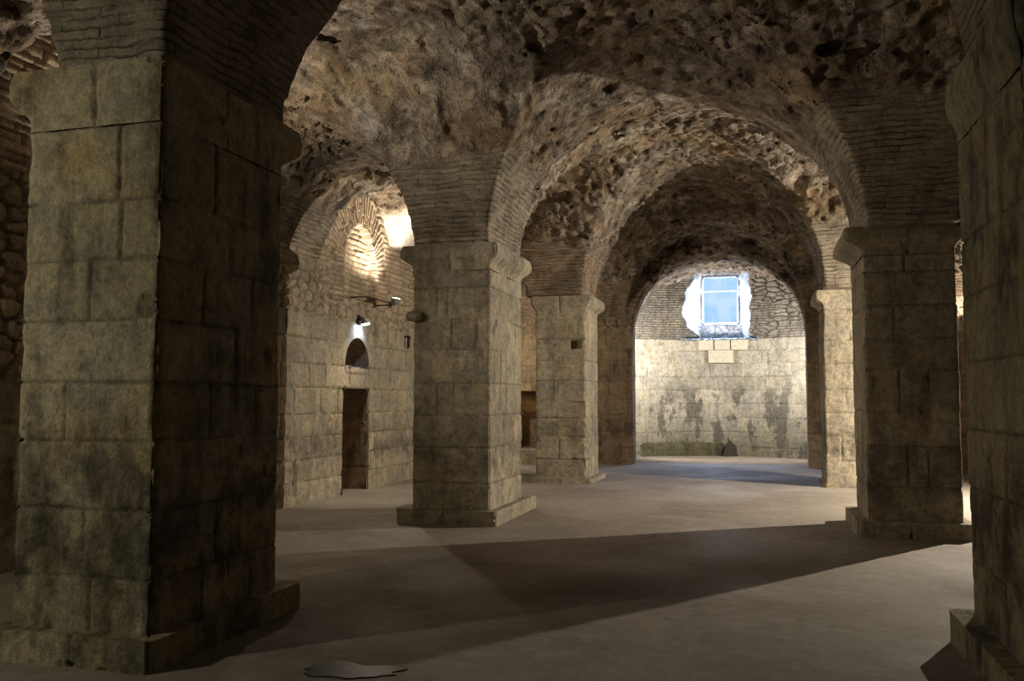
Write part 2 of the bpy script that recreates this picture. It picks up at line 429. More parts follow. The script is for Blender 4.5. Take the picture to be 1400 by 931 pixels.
# ------------------------------------------------------------------ piers
ZC = 3.85
def sweep(mb, x0, x1, y0, y1, z0, z1, res, rows, joints, prof=None, ext=(0, 0, 0, 0), seed=0, rc=.022, top=True, kw={}, extra=None):
    """rectangular shaft swept upward; ext = how far a profile of 1 projects on (-y, +x, +y, -x)"""
    sides = [((x0, y0), (x1, y0), (0, -1)), ((x1, y0), (x1, y1), (1, 0)), ((x1, y1), (x0, y1), (0, 1)), ((x0, y1), (x0, y0), (-1, 0))]
    nv = max(2, int((z1 - z0) / res) + 1); zz = np.linspace(z0, z1, nv, dtype=np.float32)
    cols = []
    for si, (a, b, n) in enumerate(sides):
        L = math.hypot(b[0] - a[0], b[1] - a[1]); d = ((b[0] - a[0]) / L, (b[1] - a[1]) / L)
        k = max(3, int(L / res))
        us = np.concatenate([[0., rc * .3, rc], np.linspace(rc * 1.6, L - rc * 1.6, k), [L - rc, L - rc * .3]])
        for u in us:
            # inset of the corner
            e = min(u, L - u); ins = 0 if e >= rc else (rc - math.sqrt(max(0, rc * rc - (rc - e) ** 2))) * .7
            cols.append((si, u, a[0] + d[0] * u - n[0] * ins, a[1] + d[1] * u - n[1] * ins, n, d, L, e))
    nc = len(cols)
    P = np.zeros((nc, nv, 3), np.float32); A = np.ones((nc, nv, 4), np.float32)
    pr = np.zeros(nv) if prof is None else prof(zz)
    S = np.array([c[0] for c in cols]); X = np.array([c[2] for c in cols]); Y = np.array([c[3] for c in cols]); Uq = np.array([c[1] for c in cols], np.float32)
    for si in range(4):
        k = np.where(S == si)[0]
        UU, VV = np.meshgrid(Uq[k], zz, indexing='ij')
        d, t, m = ashlar(UU.astype(np.float32), VV, rows, joints[si], seed + si * 9, **kw)
        if extra is not None: d, m = extra(si, UU, VV, d, m)
        n = sides[si][2]
        # fade displacement at the arris so neighbouring sides meet, then chip it
        P[k, :, 0] = X[k][:, None] + n[0] * d; P[k, :, 1] = Y[k][:, None] + n[1] * d; P[k, :, 2] = VV
        A[k, :, 0] = t; A[k, :, 1] = m; A[k, :, 2] = 0
    # arris wear common to both sides
    cx, cy = (x0 + x1) / 2, (y0 + y1) / 2
    # corner columns: average displaced positions of the first column with the previous side's direction
    for j, c in enumerate(cols):
        if c[7] < .05:
            w = 1 - c[7] / .05
            ch = .006 + .02 * np.clip(fbm(np.full(nv, round(c[2])), np.full(nv, round(c[3])), zz, 5, 4, seed + 60) + .1, 0, 1)
            P[j, :, 0] -= np.sign(c[2] - cx) * ch * w; P[j, :, 1] -= np.sign(c[3] - cy) * ch * w
    # profile
    fx = np.clip((X - cx) / ((x1 - x0) / 2), -1, 1); fy = np.clip((Y - cy) / ((y1 - y0) / 2), -1, 1)
    ex = np.where(fx > 0, ext[1], ext[3])[:, None] * fx[:, None] * pr[None]
    ey = np.where(fy > 0, ext[2], ext[0])[:, None] * fy[:, None] * pr[None]
    P[:, :, 0] += ex; P[:, :, 1] += ey
    i = np.arange(nc * nv).reshape(nc, nv); i2 = np.roll(i, -1, 0)
    q = np.stack([i[:, :-1], i2[:, :-1], i2[:, 1:], i[:, 1:]], -1).reshape(-1, 4)
    mb.add(P.reshape(-1, 3), q, A.reshape(-1, 4))
    if top:
        ring = P[:, -1]; c = ring.mean(0)
        inner = c + (ring - c) * .8
        inner[:, 2] += .004
        v = np.concatenate([ring, inner, [c]]); n_ = nc
        f = [(k, (k + 1) % n_, n_ + (k + 1) % n_, n_ + k) for k in range(n_)]
        mb.add(v, f)
        mb.add(v[n_:], [(k, (k + 1) % n_, n_) for k in range(n_)])

def cap_prof(zb, zt):
    def f(z):
        t = (z - zb) / (zt - zb)
        s = sstep(.12, .62, t)
        top = 1 - .12 * sstep(.8, 1., t)
        return s * top
    return f

def pier(b, label, mat, zcap, rowsz, joints, capext, baseext, res, hcap=.36, seed=0, extra=None, baseh=.2):
    x0, x1, y0, y1 = b
    loc = ((x0 + x1) / 2, (y0 + y1) / 2, 0)
    e = empty('stone_pier', loc, label, 'pier', 'stone piers')
    m = MB()
    br = random.Random(seed)
    bx = (x0 - baseext[3], x1 + baseext[1], y0 - baseext[0], y1 + baseext[2])
    jb = [[[br.uniform(.45, .65) * (bx[1] - bx[0])]], [[.5 * (bx[3] - bx[2])]], [[.5]], [[.5 * (bx[3] - bx[2])]]]
    sweep(m, *bx, -.03, baseh, res, [-.1, .5], [j + [[]] for j in jb], None, seed=seed + 100, rc=.05, kw=dict(chip=.05, off=.0, wob=.03))
    m.build('pier_base', mat, e, loc)
    m = MB()
    zb = zcap - hcap
    rows = [baseh - .02] + rowsz + [zb + .007]
    sweep(m, x0, x1, y0, y1, baseh - .02, zb, res, rows, joints, seed=seed, top=False, extra=extra)
    m.build('shaft', mat, e, loc)
    m = MB()
    W = x1 - x0; D = y1 - y0
    jc = [[[W * .5]], [[D * .48]], [[W * .4]], [[D * .55]]]
    sweep(m, x0, x1, y0, y1, zb, zcap, min(res, .02), [zb - .3, zcap + .3], jc, cap_prof(zb, zcap), capext, seed=seed + 50, rc=.03, kw=dict(off=.0))
    m.build('capital', mat, e, loc)
    return e

# rows read off the photograph's courses
def J(*side): return list(side)
def rnd_side(n, w, s, lo=.4, hi=.95):
    r = random.Random(s); return make_joints([0] * (n + 1), w, lo, hi, r)

# near left pier
rA = [.54, .98, 1.43, 1.81, 2.22, 2.63, 3.03]
jA = J([[.62], [.56], [], [.38], [], [.55], [.78], [.75]],
       [[.55, .85, 1.15], [.7, 1.0], [], [.6, 1.2], [.9], [.5, 1.1], [.8], [.6]],
       rnd_side(8, 1.05, 3), rnd_side(8, 1.55, 4))
pier((-4.83, -3.74, 4.88, 6.42), 'massive near left pier, front face dim yellow and side face black in shade', M_PIERA, 3.98, rA, jA,
     (.0, .0, .34, .2), (.12, .1, .25, .12), .014, hcap=.44, seed=11)
# middle left pier
rB = [.56, 1.04, 1.49, 1.93, 2.38, 2.82, 3.25]
jB = J([[], [], [], [.36, .62], [], [.44, .58, .95], [.36, .52], []],
       [[.6], [.9], [.5, 1.2], [.8], [.55], [.9, 1.3], [.45], [.9]],
       rnd_side(8, 1.1, 5), rnd_side(8, 1.7, 6))
pB = pier((-4.63, -3.5, 11.5, 13.2), 'middle left pier between the rubble wall arch and the nave, pale moulded cap', M_PIER, 3.85, rB[:], jB,
     (.07, .12, .2, .19), (.1, .12, .45, .2), .02, seed=21)
mb = MB(); mb.tube([(-4.50, 11.53, 2.85), (-4.52, 11.46, 2.85), (-4.60, 11.43, 2.86), (-4.68, 11.44, 2.85), (-4.70, 11.46, 2.85)], [.05, .07, .08, .06, .02], 14)
bo = mb.build('boss', M_PIER, pB, tuple(pB.location))
bo['label'] = 'rounded stone knob on the left arris'
# middle right pier
rC = [.62, 1.12, 1.55, 2.07, 2.45, 2.88, 3.3]
jC = J([[.55], [.48, .70], [], [.40, .74], [], [.36, .62], [], [.5]],
       rnd_side(8, 1.4, 9), rnd_side(8, 1.1, 10), [[.7], [.5], [.9], [.4], [.8], [.5], [], [.6]])
pier((1.31, 2.40, 11.87, 13.25), 'middle right pier with broken stepped foot and dark cap', M_PIER, 3.88, rC, jC,
     (.08, .1, .15, .22), (.1, .1, .15, .14), .02, seed=31)
# far left pier with a putlog hole in its front face
def holeD(si, u, v, d, m):
    if si == 0:
        k = (np.abs(u - .86) < .11) & (np.abs(v - 2.82) < .09)
        d = np.where(k, d - .12, d)
    return d, m
rD = [.48, .93, 1.32, 1.65, 2.08, 2.5, 2.95]
jD = J([[], [.5], [], [.45], [.4, .45], [], [], []], rnd_side(8, 1.4, 12), rnd_side(8, 1.05, 13), rnd_side(8, 1.4, 14))
pier((-4.42, -3.36, 17.75, 19.2), 'far left pier with a small square hole near its top', M_PIER, 3.835, rD, jD,
     (.07, .14, .2, .1), (.12, .14, .15, .15), .022, seed=41, extra=holeD, baseh=.1)
rF = [.5, 1.0, 1.45, 1.9, 2.4, 2.85, 3.2]
jF = J([[.6], [.3], [.7], [.4], [.55], [.8], [.5], []], rnd_side(8, 1.2, 15), rnd_side(8, 1.1, 16), rnd_side(8, 1.2, 17))
pier((1.26, 2.36, 18.2, 19.4), 'far right pier, pale and half hidden behind the middle right one', M_PIER, 3.835, rF, jF,
     (.07, .1, .15, .14), (.03, .1, .1, .05), .025, seed=51, baseh=.08)
rE = [.6, 1.1, 1.5, 1.95, 2.4, 2.8, 3.2]
jE = J([[.5], [.6], [.4], [.7], [.5], [.4], [.6], []], rnd_side(8, 1.6, 18), rnd_side(8, 1.1, 19), [[.9], [.5], [1.0], [.5], [.9], [.6], [1.1], [.7]])
pier((1.40, 2.50, 5.2, 6.80), 'near right pier cut off by the right edge of the view', M_PIERA, 3.95, rE, jE,
     (.06, .1, .1, .05), (.1, .1, .18, .12), .018, hcap=.45, seed=61, baseh=.22)

# ------------------------------------------------------------------ vault (one ceiling surface from a cavity field)
XL, XR, YN, YB = -7.15, 5.6, -1.5, 23.2
def vault():
    vs = .04
    gx = np.arange(XL - .3, XR + .3, vs, dtype=np.float32)
    gy = np.arange(YN - .3, 28.2, vs, dtype=np.float32)
    gz = np.arange(3.42, 6.75, vs, dtype=np.float32)
    X = gx[:, None, None]; Y = gy[None, :, None]; Z = gz[None, None, :]
    def barrel(c, t, a, b, zs):
        return (1 - np.sqrt(((t - c) / a) ** 2 + (np.maximum(Z - zs, 0) / b) ** 2)) * min(a, float(np.min(b)))
    zs = 3.84
    bn = (2.5 - .38 * np.exp(-((Y - 12.35) / 1.25) ** 2) - .42 * sstep(19.4, 21., Y)).astype(np.float32)
    xl = -3.53 - .22 * sstep(10.2, 7.2, Y) + .12 * sstep(13.6, 17.6, Y) + .12 * sstep(19.3, 20., Y)
    xr = 1.33 + .06 * sstep(10.2, 7.2, Y) - .06 * sstep(16., 18., Y) - .1 * sstep(19.3, 20., Y)
    hw = ((xr - xl) / 2).astype(np.float32); cw = ((xr + xl) / 2).astype(np.float32)
    f = (1 - np.sqrt(((X - cw) / hw) ** 2 + (np.maximum(Z - zs, 0) / bn) ** 2)) * hw
    f = np.maximum(f, barrel(-5.89, X, 1.26, 1.62, zs))
    f = np.maximum(f, barrel(4.0, X, 1.6, 1.8, zs))
    for c, a, b in ((8.96, 2.53, 2.4), (21.2, 2.0, 1.7), (1.7, 3.2, 2.5)):
        f = np.maximum(f, barrel(c, Y, a, b, zs))
    # the bay with the brick arch: its side vault narrows towards the left wall
    k = sstep(-5.0, -6.6, X)
    aw = (2.27 - .67 * k).astype(np.float32); cw = (15.48 - .43 * k).astype(np.float32)
    f = np.maximum(f, (1 - np.sqrt(((Y - cw) / aw) ** 2 + (np.maximum(Z - zs, 0) / (2.3 - .45 * k)) ** 2)) * aw)
    low = np.minimum(np.minimum(4.80 - Z, -5.6 - X), np.minimum(Y - 15.2, 17.75 - Y))
    f = np.maximum(f, np.minimum(low, .3))
    f = np.maximum(f, zs - Z + 0 * X + 0 * Y)
    f = np.minimum(f, (YB + .02) - Y)
    jamb = np.minimum(barrel(-.97, X, 2.17, 2.02, 3.45), 24.2 - Y)
    jamb = np.minimum(jamb, Y - 23.0)
    room = np.minimum(barrel(-.97, X, 2.6, 2.08, 3.5), Y - 23.75)
    f = np.maximum(f, np.maximum(jamb, room)).astype(np.float32)
    band = np.abs(f) < .28
    I = np.nonzero(band)
    px, py, pz = gx[I[0]], gy[I[1]], gz[I[2]]
    zb = 4.95 + .35 * fbm(px, py, pz, .9, 3, 5) + .45 * sstep(0, 1.2, px) * (py < 14) - .2 * (py > 20)
    rub = sstep(-.12, .12, pz - zb) * (1 - .85 * ((py > 15.9) & (py < 17.9) & (px < -5.1)))
    # lumps of stone with holes where others fell out
    wx = px + .06 * vnoise(px * 5, py * 5, pz * 5, 8); wy = py + .06 * vnoise(px * 5, py * 5, pz * 5, 9)
    f1, f2, c1 = worley(wx, wy, pz, 4.2, 1)
    g1, g2, c2 = worley(px, py, pz, 9.0, 2)
    lump = sstep(.62, .15, f1)
    rough = .5 + .5 * sstep(-.3, .4, vnoise(px * .45, py * .45, pz * .45, 33))
    rough = rough + .35 * (py > 13.5)
    n = -(.085 * (lump - .35) * np.where(c1 > .62, -1.0, 1.0)) * rough * (.7 + .3 * sstep(-.3, .3, vnoise(px * 1.1, py * 1.1, pz * 1.1, 34)))
    n += -.035 * (sstep(.55, .1, g1) - .4) * rough
    n += .12 * sstep(.28, .6, vnoise(px * 3.6, py * 3.6, pz * 4.5, 35)) * rough
    n += .06 * sstep(.28, .6, vnoise(px * 8, py * 8, pz * 9, 36)) * rough
    n += .10 * fbm(px, py, pz, .9, 3, 40) + .045 * fbm(px, py, pz, 3.2, 4, 50) + .018 * vnoise(px * .7, py * .7, pz * 9, 51)
    nb = .035 * fbm(px, py, pz, 1.1, 3, 60) + .018 * fbm(px, py, pz, 7, 3, 70)
    keep = sstep(3.84, 4.1, pz)                     # stay on the pier heads
    f[I] = f[I] + (n * rub + nb * (1 - rub)) * keep
    s = f > 0
    nx, ny, nz = f.shape
    cs = np.zeros((nx - 1, ny - 1, nz - 1), np.uint8)
    for a in (0, 1):
        for b in (0, 1):
            for c in (0, 1):
                cs += s[a:nx - 1 + a, b:ny - 1 + b, c:nz - 1 + c]
    act = (cs > 0) & (cs < 8)
    A = np.nonzero(act); n_ = len(A[0])
    ids = np.full(act.shape, -1, np.int32); ids[A] = np.arange(n_)
    acc = np.zeros((n_, 3), np.float32); cnt = np.zeros(n_, np.float32)
    corners = [(a, b, c) for a in (0, 1) for b in (0, 1) for c in (0, 1)]
    for p in corners:
        for ax in range(3):
            if p[ax]: continue
            q = list(p); q[ax] = 1
            fa = f[A[0] + p[0], A[1] + p[1], A[2] + p[2]]; fb = f[A[0] + q[0], A[1] + q[1], A[2] + q[2]]
            k = (fa > 0) != (fb > 0)
            t = np.where(k, fa / np.where(k, fa - fb, 1), 0)
            pos = np.tile(np.array(p, np.float32), (n_, 1)); pos[:, ax] = t
            acc += pos * k[:, None]; cnt += k
    V = acc / cnt[:, None] + np.stack(A, -1)
    V = V * vs + np.array([gx[0], gy[0], gz[0]], np.float32)
    faces = []
    for ax in range(3):
        sl0 = [slice(None)] * 3; sl1 = [slice(None)] * 3
        sl0[ax] = slice(0, -1); sl1[ax] = slice(1, None)
        e = s[tuple(sl0)] != s[tuple(sl1)]
        E = np.nonzero(e); o = [1, 2] if ax == 0 else ([2, 0] if ax == 1 else [0, 1])
        ok = (E[o[0]] > 0) & (E[o[1]] > 0) & (E[o[0]] < f.shape[o[0]] - 1) & (E[o[1]] < f.shape[o[1]] - 1)
        E = [q[ok] for q in E]
        def cell(d0, d1):
            q = [E[0].copy(), E[1].copy(), E[2].copy()]; q[o[0]] = q[o[0]] - d0; q[o[1]] = q[o[1]] - d1
            return ids[q[0], q[1], q[2]]
        quad = np.stack([cell(1, 1), cell(0, 1), cell(0, 0), cell(1, 0)], -1)
        flip = s[E[0], E[1], E[2]]
        quad[flip] = quad[flip][:, ::-1]
        faces.append(quad)
    F = np.concatenate(faces); F = F[(F >= 0).all(1)]
    # drop faces that only close the bottom, near the pier heads
    zc = V[F][:, :, 2].mean(1); yc = V[F][:, :, 1].mean(1)
    F = F[(zc > 3.80) | (yc > 23.1)]
    x, y, z = V.T
    zb = 4.95 + .35 * fbm(x, y, z, .9, 3, 5) + .45 * sstep(0, 1.2, x) * (y < 14) - .2 * (y > 20)
    brick = 1 - sstep(-.12, .12, z - zb)
    red = sstep(15.5, 17.5, y) * sstep(-2.2, -3.3, x) + sstep(19.5, 20.2, y) * (y < 23.5) * .9
    _, _, tn = worley(x, y, z, 4.2, 1)
    lime = sstep(15.9, 16.1, y) * sstep(17.9, 17.7, y) * sstep(-5.0, -5.3, x) * sstep(4.6, 4.75, z)
    at = np.stack([tn, np.clip(red, 0, 1), brick * (y < 23.6) * (1 - lime), lime], -1)
    mb = MB(); mb.add(V, F, at)
    o = mb.build('ceiling', M_VAULT)
    struct(o)
vault()

# ------------------------------------------------------------------ floor
def floor():
    mb = MB()
    def fn(u, v):
        d = .004 * fbm(u, v, np.float32(0), .5, 4, 90) + .004 * fbm(u, v, np.float32(3), 5, 3, 91)
        return d, u * 0 + .5, u * 0, 0.
    patch(mb, (XL - .9, YN - .2, 0), (1, 0, 0), (0, 1, 0), (0, 0, 1), XR - XL + 1.2, 31.5, .06, fn)
    struct(mb.build('floor', M_FLOOR))
floor()

# ------------------------------------------------------------------ left wall
LW_rows = [0, .36, .72, 1.08, 1.46, 1.90, 2.30, 2.72, 3.12, 7]
LW_j = make_joints(LW_rows, 26, .5, 1.05, random.Random(5))
DY0, DY1, DZ = 14.46, 15.50, 1.90
AY, AZ0, AR, AH = 15.01, 2.30, .50, .54           # small arched opening
NC, NS = 15.05, 4.15                              # brick relieving arch: centre and springing
def arch_field(y, z):
    """0 at the ring's inner edge, 1 at its outer edge; slightly pointed"""
    dy = np.abs(y - NC); dz = np.maximum(z - NS, 0)
    ri = np.sqrt((dy / .66) ** 2 + (dz / .80) ** 2); ro = np.sqrt((dy / 1.22) ** 2 + (dz / 1.50) ** 2)
    t = (ri - 1) / np.maximum(ri - ro, 1e-3)
    return t
def lw_fn(u, v):
    y = u; z = v
    d1, t1, m1 = ashlar(y - YN, z, LW_rows, LW_j, 200, wob=.02, chip=.03)
    d1 = d1 - .02 * sstep(1.3, .9, z) * sstep(-.1, .4, fbm(y, z, np.float32(1), 1.5, 3, 3))
    d2, t2, m2 = rubble(y, z, 3.6, 6.0, 210, .06)
    d3, t3, m3 = courses(y, z, .095, .34, 220, .03)
    n = fbm(y, z, np.float32(2), 1.1, 3, 230)
    zr = 3.12 + .0 * n + np.where(y < 11, -1.2, 0)
    kr = (z > zr)
    kb = (z > 3.95 + .25 * n) & (np.abs(y - NC) > 1.1) & (n < .35)
    d = np.where(kr, d2, d1); t = np.where(kr, t2, t1); m = np.where(kr, m2, m1); b = np.where(kr, .35, 0.)
    d = np.where(kb, d3, d); t = np.where(kb, t3, t); m = np.where(kb, m3, m); b = np.where(kb, .8, b)
    # relieving arch
    tt = arch_field(y, z)
    ring = (tt > 0) & (tt < 1) & (z > NS - .75)
    inf = (tt <= 0) & (z > 3.55)
    ang = np.arctan2(np.maximum(z - NS, -.0) / 1.05, y - NC)
    s = np.where(z > NS, ang * .95, np.where(y > NC, (z - NS) * .95, math.pi * .95 - (z - NS) * .95))
    d4, t4, m4 = courses(tt * .6, s, .085, .5, 240, .045)
    d5, t5, m5 = courses(y, z, .10, .42, 250, .045)
    d = np.where(ring, d4 + .03 - .05 * tt, d); t = np.where(ring, t4, t); m = np.where(ring, m4, m); b = np.where(ring, 1., b)
    d = np.where(inf, d5 - .12, d); t = np.where(inf, t5, t); m = np.where(inf, m5, m); b = np.where(inf, .7, b)
    # smooth plaster round the lamp above the small opening
    pl = (np.sqrt(((y - 15.1) / .66) ** 2 + (np.maximum(z - 2.55, 0) / .85) ** 2) < 1) & (z > 2.3)
    d = np.where(pl, .006 * fbm(y, z, np.float32(1), 3, 3, 7), d); t = np.where(pl, .7, t); m = np.where(pl, 0, m); b = np.where(pl, .0, b)
    return d, t, m, b
def lw_hole(u, v):
    door = (u > DY0) & (u < DY1) & (v < DZ)
    a = (v > AZ0 - .05 * (u - AY)) & (((u - AY) / AR) ** 2 + (np.maximum(v - AZ0, 0) / AH) ** 2 < 1)
    return door | a
mb = MB()
patch(mb, (XL, 11.5, -.02), (0, 1, 0), (0, 0, 1), (1, 0, 0), 11.9, 6.3, .02, lw_fn, lw_hole, u0=11.5, v0=-.02)
patch(mb, (XL, 3.9, -.02), (0, 1, 0), (0, 0, 1), (1, 0, 0), 7.6, 6.5, .03, lw_fn, u0=3.9, v0=-.02)
patch(mb, (XL, YN - .2, -.02), (0, 1, 0), (0, 0, 1), (1, 0, 0), 5.6, 6.5, .07, lw_fn, u0=YN - .2, v0=-.02)
struct(mb.build('wall_left', M_WALL))

def wfun(rows, joints, off0, seed, rz=3.2, **kw):
    def f(u, v):
        d1, t1, m1 = ashlar(u - off0, v, rows, joints, seed, **kw)
        d2, t2, m2 = rubble(u, v, 4, 6.5, seed + 3, .05)
        k = v > rz
        return np.where(k, d2, d1), np.where(k, t2, t1), np.where(k, m2, m1), np.where(k, .3, 0.)
    return f
WR = [0, .42, .85, 1.3, 1.7, 2.15, 2.6, 3.05, 3.5, 7]
def recess(mb, axis, wallpos, a0, a1, z0, z1, depth, res, seed, arch=None):
    """stone lined recess behind a hole; axis 'x': wall faces +x, recess runs to -x. axis 'y': wall faces -y, recess runs to +y"""
    js = make_joints(WR, 12, .4, .8, random.Random(seed)); fn = wfun(WR, js, -2, seed, 9)
    a0 -= .014; a1 += .014; z1 += .014; z0 -= .014
    if axis == 'x':
        xb = wallpos - depth
        patch(mb, (wallpos + .0, a0, z0), (-1, 0, 0), (0, 0, 1), (0, 1, 0), depth, z1 - z0, res, fn, v0=z0)
        patch(mb, (wallpos + .0, a1, z0), (-1, 0, 0), (0, 0, 1), (0, -1, 0), depth, z1 - z0, res, fn, v0=z0)
        patch(mb, (xb, a0 - .02, z0), (0, 1, 0), (0, 0, 1), (1, 0, 0), a1 - a0 + .04, z1 - z0 + .02, res, fn, v0=z0)
        patch(mb, (wallpos, a0, z1), (-1, 0, 0), (0, 1, 0), (0, 0, -1), depth, a1 - a0, res, fn)
    else:
        patch(mb, (a0, wallpos, z0), (0, 1, 0), (0, 0, 1), (1, 0, 0), depth, z1 - z0, res, fn, v0=z0)
        patch(mb, (a1, wallpos, z0), (0, 1, 0), (0, 0, 1), (-1, 0, 0), depth, z1 - z0, res, fn, v0=z0)
        patch(mb, (a0 - .02, wallpos + depth, z0), (1, 0, 0), (0, 0, 1), (0, -1, 0), a1 - a0 + .04, z1 - z0 + .02, res, fn, v0=z0)
        patch(mb, (a0, wallpos, z1), (1, 0, 0), (0, 1, 0), (0, 0, -1), a1 - a0, depth, res, fn)
mb = MB(); recess(mb, 'x', XL + .015, DY0, DY1, -.02, DZ, .85, .03, 300)
struct(mb.build('door_1', M_WARM))
mb = MB()   # arched niche: lining, sill and back
n = 24; prof = [(AY - AR, AZ0 - .1), (AY + AR, AZ0 - .1)] + [(AY + AR * math.cos(math.pi * k / n), AZ0 + AH * math.sin(math.pi * k / n)) for k in range(n + 1)]
v = [(XL + .012, p[0], p[1]) for p in prof] + [(XL - .5, p[0], p[1]) for p in prof]; L = len(prof)
mb.add(v, [(k, (k + 1) % L, L + (k + 1) % L, L + k) for k in range(L)])
mb.add([(XL - .5, AY, AZ0 + .1)] + v[L:], [(0, 1 + k, 1 + (k + 1) % L) for k in range(L)])
struct(mb.build('window_2', M_WARM, smooth=False))

# ------------------------------------------------------------------ right wall, wall behind the camera
mb = MB()
js = make_joints(WR, 30, .5, 1., random.Random(8))
patch(mb, (XR, YN - .2, -.02), (0, 1, 0), (0, 0, 1), (-1, 0, 0), 25.1, 6.6, .05, wfun(WR, js, 0, 320), v0=-.02)
struct(mb.build('wall_right', M_WALL))
mb = MB()
patch(mb, (XL - .2, YN, -.02), (1, 0, 0), (0, 0, 1), (0, 1, 0), XR - XL + .4, 6.6, .08, wfun(WR, js, 0, 330), v0=-.02)
struct(mb.build('wall_front', M_WALL))

# ------------------------------------------------------------------ end wall with apse opening and side doorway
JX0, JX1, JY = -3.15, 1.22, 23.8
PX0, PX1, PZ0, PZ1 = -6.55, -5.62, .36, 1.92       # far doorway
mb = MB()
js = make_joints(WR, 14, .5, .95, random.Random(12)); fe = wfun(WR, js, XL, 340, 3.6)
EH = 3.9
patch(mb, (XL - .1, YB, -.02), (1, 0, 0), (0, 0, 1), (0, -1, 0), JX0 - XL + .1, EH, .025, fe, lambda u, v: (u > PX0) & (u < PX1) & (v < PZ1) & (v > PZ0), u0=XL - .1, v0=-.02)
patch(mb, (JX1, YB, -.02), (1, 0, 0), (0, 0, 1), (0, -1, 0), XR - JX1 + .1, EH, .03, fe, u0=JX1, v0=-.02)
patch(mb, (JX0, YB, -.02), (0, 1, 0), (0, 0, 1), (1, 0, 0), JY - YB, 3.55, .025, fe, v0=-.02)
patch(mb, (JX1, YB, -.02), (0, 1, 0), (0, 0, 1), (-1, 0, 0), JY - YB, 3.55, .025, fe, v0=-.02)
struct(mb.build('wall_back', M_WARM))
mb = MB(); recess(mb, 'y', YB + .01, PX0, PX1, PZ0, PZ1, 1.6, .04, 350)
patch(mb, (PX0, YB, PZ0), (1, 0, 0), (0, 1, 0), (0, 0, 1), PX1 - PX0, 1.6, .05, lambda u, v: (u * 0, u * 0 + .6, u * 0, 0.))
struct(mb.build('door_2', M_WARM))
# worn step below the far doorway
mb = MB()
sweep(mb, PX0 - .15, PX1 + .35, 22.75, YB + .03, -.02, .34, .03, [-.1, .5], [[[]] + [[]]] * 4, seed=360, rc=.03)
tag(mb.build('stone_step', M_WALL, loc=(PX0, 23, 0)), 'pale worn stone step below the doorway glimpsed between the left piers', 'step')

# ------------------------------------------------------------------ apse
AX0, AX1 = -3.62, 1.68
def ashape(u, v): return .16 * (u + .97) ** 2      # concave back wall
AYB = 27.45
AR_rows = [0, .27, .72, 1.14, 1.56, 1.98, 2.38, 2.78, 3.17, 3.52]
js = make_joints(AR_rows, 8, .5, .95, random.Random(21))
ZA = 3.52
mb = MB()
def fa(u, v):
    d, t, m = ashlar(u - AX0, v, AR_rows, js, 400, wob=.02, off=.008)
    return d, t, m * .8, 0.
patch(mb, (AX0 - .05, AYB, -.02), (1, 0, 0), (0, 0, 1), (0, -1, 0), AX1 - AX0 + .1, ZA + .02, .022, fa, shape=ashape, u0=AX0 - .05, v0=-.02)
for x, nx in ((AX0, 1), (AX1, -1)):
    patch(mb, (x, JY - .03, -.02), (0, 1, 0), (0, 0, 1), (nx, 0, 0), AYB - JY + .2, ZA + .05, .04, lambda u, v: (*ashlar(u, v, AR_rows, js, 410), 0.), v0=-.02)
patch(mb, (AX0 - .05, JY, -.02), (1, 0, 0), (0, 0, 1), (0, 1, 0), JX0 - AX0 + .05, ZA + .05, .05, lambda u, v: (*ashlar(u, v, AR_rows, js, 411), 0.), v0=-.02)
patch(mb, (JX1, JY, -.02), (1, 0, 0), (0, 0, 1), (0, 1, 0), AX1 - JX1 + .05, ZA + .05, .05, lambda u, v: (*ashlar(u, v, AR_rows, js, 412), 0.), v0=-.02)
struct(mb.build('wall_apse', M_APSE))
# rubble lunette with the ragged window opening
WX0, WX1, WZ0, WZ1 = -2.0, -.16, 3.52, 5.75
def ragged(u, v):
    l = WX0 + .10 * fbm(v, v * 0, np.float32(1), 4, 3, 5) + .35 * sstep(3.95, 3.6, v) - .12 * np.exp(-((v - 4.5) / .4) ** 2) + .22 * sstep(4.9, 5.4, v)
    r = WX1 + .06 * fbm(v, v * 0, np.float32(2), 4, 3, 6) - .05 * sstep(4.2, 3.6, v)
    return l, r
def wh(u, v):
    l, r = ragged(u, v); return (u > l) & (u < r) & (v > WZ0 + .0)
def fl(u, v):
    d, t, m = rubble(u, v, 3.3, 7.5, 420, .07)
    d2, t2, m2 = courses(u, v, .075, .33, 421, .04)
    k = fbm(u, v, np.float32(2), 1.2, 3, 9) + .35 * (u < -1) > .1
    return np.where(k, d2, d) - .05, np.where(k, t2, t), np.where(k, m2, m), 0.
mb = MB()
patch(mb, (AX0 - .05, AYB, ZA - .01), (1, 0, 0), (0, 0, 1), (0, -1, 0), AX1 - AX0 + .1, 2.35, .02, fl, wh, shape=ashape, u0=AX0 - .05, v0=ZA - .01)
struct(mb.build('wall_lunette', M_LUN))
